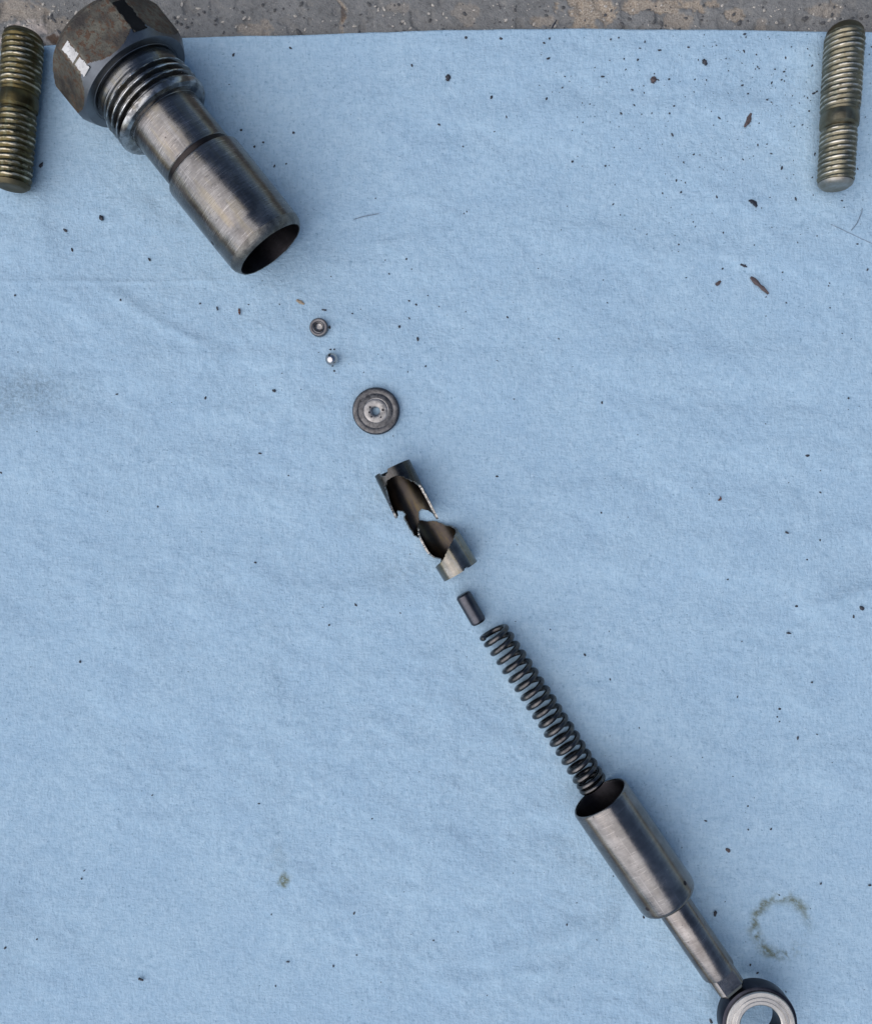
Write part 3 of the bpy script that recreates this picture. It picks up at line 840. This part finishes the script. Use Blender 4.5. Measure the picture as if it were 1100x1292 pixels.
chip('dirt_fleck', 888, 80, 8, 6, 5, 60, M_grit, 'largest black crumb close to the torn top edge of the towel')
chip('dirt_fleck', 824, 101, 8, 7, 4, 110, M_bark, 'brown-black crumb left of the largest crumb near the top edge')
chip('dirt_fleck', 128, 275, 7, 5, 3.5, 60, M_grit, 'dark crumb left of the fitting barrel and under its hex head')
chip('dirt_fleck', 379, 381, 11, 4, 2.5, 30, M_tan, 'tan sliver just above the small seat ring')
chip('dirt_fleck', 302, 393, 8, 3.4, 2.5, 85, M_rustchip, 'rusty brown sliver below the mouth of the fitting barrel')
chip('dirt_fleck', 274, 389, 5, 2.6, 2, 80, M_grit, 'little black sliver left of the rusty one below the barrel')
chip('dirt_fleck', 346, 493, 4.5, 4, 3, 10, M_grit, 'round black crumb alone left of the pitted disc')
chip('dirt_fleck', 178, 1236, 7, 4, 3, 20, M_grit, 'black oval crumb alone at the lower left of the towel')
chip('dirt_fleck', 918, 1073, 6, 5, 3, 30, M_bark, 'brown crumb to the right of the plunger barrel')
chip('dirt_fleck', 902, 1153, 7, 5, 3, 100, M_grit, 'dark crumb close to the plunger rod on its right')
chip('dirt_fleck', 1086, 767, 6, 5, 3, 30, M_grit, 'black crumb near the right border at half height')
chip('dirt_fleck', 995, 799, 6, 2.4, 2, 5, M_grit, 'thin flat black crumb left of the dark crease on the right')
chip('dirt_fleck', 907, 629, 6, 3.4, 2.5, 120, M_rustchip, 'reddish curl alone right of the broken sleeve', bend=1.5)
chip('dirt_fleck', 992, 672, 4.5, 3, 2, 25, M_grit, 'small black crumb right of the reddish curl')
chip('dirt_fleck', 906, 357, 8, 5, 2.5, 140, M_bark, 'ragged brown crumb left of the longest splinter')
chip('dirt_fleck', 938, 335, 9, 3.5, 2, 20, M_grit, 'faint grey shred above the longest splinter')
chip('dirt_fleck', 565, 99, 8, 6, 3, 100, M_grit, 'black crumb on the upper middle of the towel')
chip('dirt_fleck', 409, 391, 6, 2.5, 2, 10, M_grit, 'thin black shred right above the small seat ring')
chip('dirt_fleck', 527, 428, 5, 3, 2, 80, M_grit, 'upright black crumb right of the steel ball')
chip('dirt_fleck', 699, 30, 12, 2.2, 2, 120, M_grit, 'thin black sliver on the bare concrete above the towel edge')
# hairs
def hair(pts, r, label):
    P = [Vector((x, -y, 0)) for x, y in pts]
    c = Vector((sum(p.x for p in P) / len(P), sum(p.y for p in P) / len(P), 0))
    V = []
    m = 5; Q = []
    for i in range(len(P) - 1):
        for k in range(8): Q.append((i + k / 8))
    Q.append(len(P) - 1.0)
    C = []
    for q in Q:
        i = min(int(q), len(P) - 2); f = q - i
        p0 = P[max(i - 1, 0)]; p1 = P[i]; p2 = P[i + 1]; p3 = P[min(i + 2, len(P) - 1)]
        pt = 0.5 * ((2 * p1) + (p2 - p0) * f + (2 * p0 - 5 * p1 + 4 * p2 - p3) * f * f + (3 * p1 - p0 - 3 * p2 + p3) * f ** 3)
        C.append(Vector((pt.x, pt.y, tz(pt.x, -pt.y) + r * 1.5)))
    for i, p in enumerate(C):
        tg = (C[min(i + 1, len(C) - 1)] - C[max(i - 1, 0)]).normalized()
        s = Vector((-tg.y, tg.x, 0)).normalized()
        for j in range(m):
            a = 2 * math.pi * j / m
            V.append(tuple(p - c + s * math.cos(a) * r + Vector((0, 0, 1)) * math.sin(a) * r))
    o = mesh_obj('hair', V, grid_faces(len(C), m), M_hair, None, angle=90)
    o.matrix_world = Matrix.Translation(W(c.x, -c.y, 0))
    tag(o, label, 'hair', 'stray hairs')
hair([(446, 276), (460, 272), (478, 268.5)], 0.5, 'fine dark hair lying right of the fitting barrel')
hair([(1073, 291), (1081, 281), (1087, 268), (1088.5, 262)], 0.45, 'curved hair below the end of the pale stud')
hair([(1048, 283), (1075, 296), (1104, 309)], 0.35, 'longest faint hair running off under the pale stud')

def scatter(name, items, mat, seed, zfun):
    r = random.Random(seed); V, F = [], []
    base = [(1, 0, 0), (-1, 0, 0), (0, 1, 0), (0, -1, 0), (0, 0, 1), (0, 0, -0.6), (.7, .7, .4), (-.7, .6, .4), (.6, -.7, .3), (-.7, -.7, .3)]
    tri = None
    for (x, y, s) in items:
        bm = bmesh.new()
        a = r.uniform(0, 6.3); el = r.uniform(1, 2.1); ca, sa = math.cos(a), math.sin(a)
        for bx, by, bz in base:
            k = r.uniform(0.7, 1.15); px, py = bx * s * el * k, by * s * k
            bm.verts.new((px * ca - py * sa, px * sa + py * ca, bz * s * 0.6))
        bmesh.ops.convex_hull(bm, input=bm.verts)
        bm.verts.index_update()
        o = len(V); z = zfun(x, y) + 0.25 * s
        V += [(v.co.x + x - CX, v.co.y + CY - y, v.co.z + z) for v in bm.verts]
        F += [tuple(v.index + o for v in f.verts) for f in bm.faces]
        bm.free()
    return mesh_obj(name, V, F, mat, None, smooth=False, kind='stuff')
r = random.Random(5)
items = []
while len(items) < 720:
    x = r.uniform(0, 1100); y = r.uniform(42, 1285)
    d = 0.014 + 0.97 * math.exp(-((x - 930) / 210) ** 2 - ((y - 130) / 150) ** 2) + 0.25 * math.exp(-((x - 420) / 120) ** 2 - ((y - 420) / 90) ** 2) + 0.02 * (x > 600)
    if r.random() < d: items.append((x, y, r.choice((0.3, 0.35, 0.4, 0.45, 0.5, 0.55, 0.6, 0.7, 0.8, 1.0, 1.4)) * r.uniform(0.8, 1.1)))
items += [(321, 179 + 5, 1.7), (304, 163, 1.8), (332, 179, 1.6), (346, 209, 1.2), (361, 206, 1.1), (370, 166, 1.8), (294, 68, 1.6), (366, 59, 1.8), (52, 208, 2.2), (82, 290, 1.8), (91, 315, 1.5), (188, 327, 1.6), (147, 497, 1.2), (259, 502, 1.3), (328, 572, 1.4), (364, 600, 1.2), (417, 441 - 0, 1.2),
          (758, 647, 1.2), (1018, 575, 1.6), (1017, 706, 1.2), (1076, 778, 1.4), (1005, 765, 1.4), (1024, 861, 1.5), (984, 895, 1.6), (981, 905, 1.1), (984, 911, 1.0), (1007, 932, 1.5), (812, 1158, 1.4), (890, 1036, 1.3), (973, 1047, 1.3), (944, 1018, 1.2), (955, 1228, 1.4), (946, 1217, 1.2), (897, 1290, 2.0), (327, 1014, 1.1), (102, 1110, 1.1), (47, 1185, 1.2), (7, 1196, 1.6), (342, 1155, 1.0), (363, 1215, 1.2), (450, 1206, 1.0),
          (627, 601, 1.5), (525, 384, 1.4), (516, 379, 1.2), (504, 412, 1.8), (537, 462, 1.3), (422, 441, 1.3), (416, 413, 1.4), (620, 122, 1.7), (632, 48, 1.6), (588, 47, 2.0), (693, 48, 1.6), (770, 50, 1.4)]
scatter('fine_grit', items, M_grit, 3, lambda x, y: max(tz(x, y), -3))
# grit on the concrete
r = random.Random(9)
pale = [(r.uniform(0, 1100), r.uniform(0, 36), r.choice((0.8, 1.0, 1.3, 1.9))) for _ in range(150)]
darkp = [(r.uniform(0, 1100), r.uniform(0, 38), r.choice((0.8, 1.0, 1.4, 2.2))) for _ in range(160)] + [(376, 36, 3.4), (452, 35, 2.6), (935, 24, 3.6), (1018, 18, 3.0)]
def gz(x, y):
    a = np.array([[float(x)]]); b = np.array([[float(y)]])
    return float(ground_z(a, b)[0, 0])
scatter('pale_sand_grains', pale, M_pebble, 21, gz)
scatter('dark_sand_grains', darkp, M_pebble_dark, 22, gz)
bpy.context.view_layer.update()
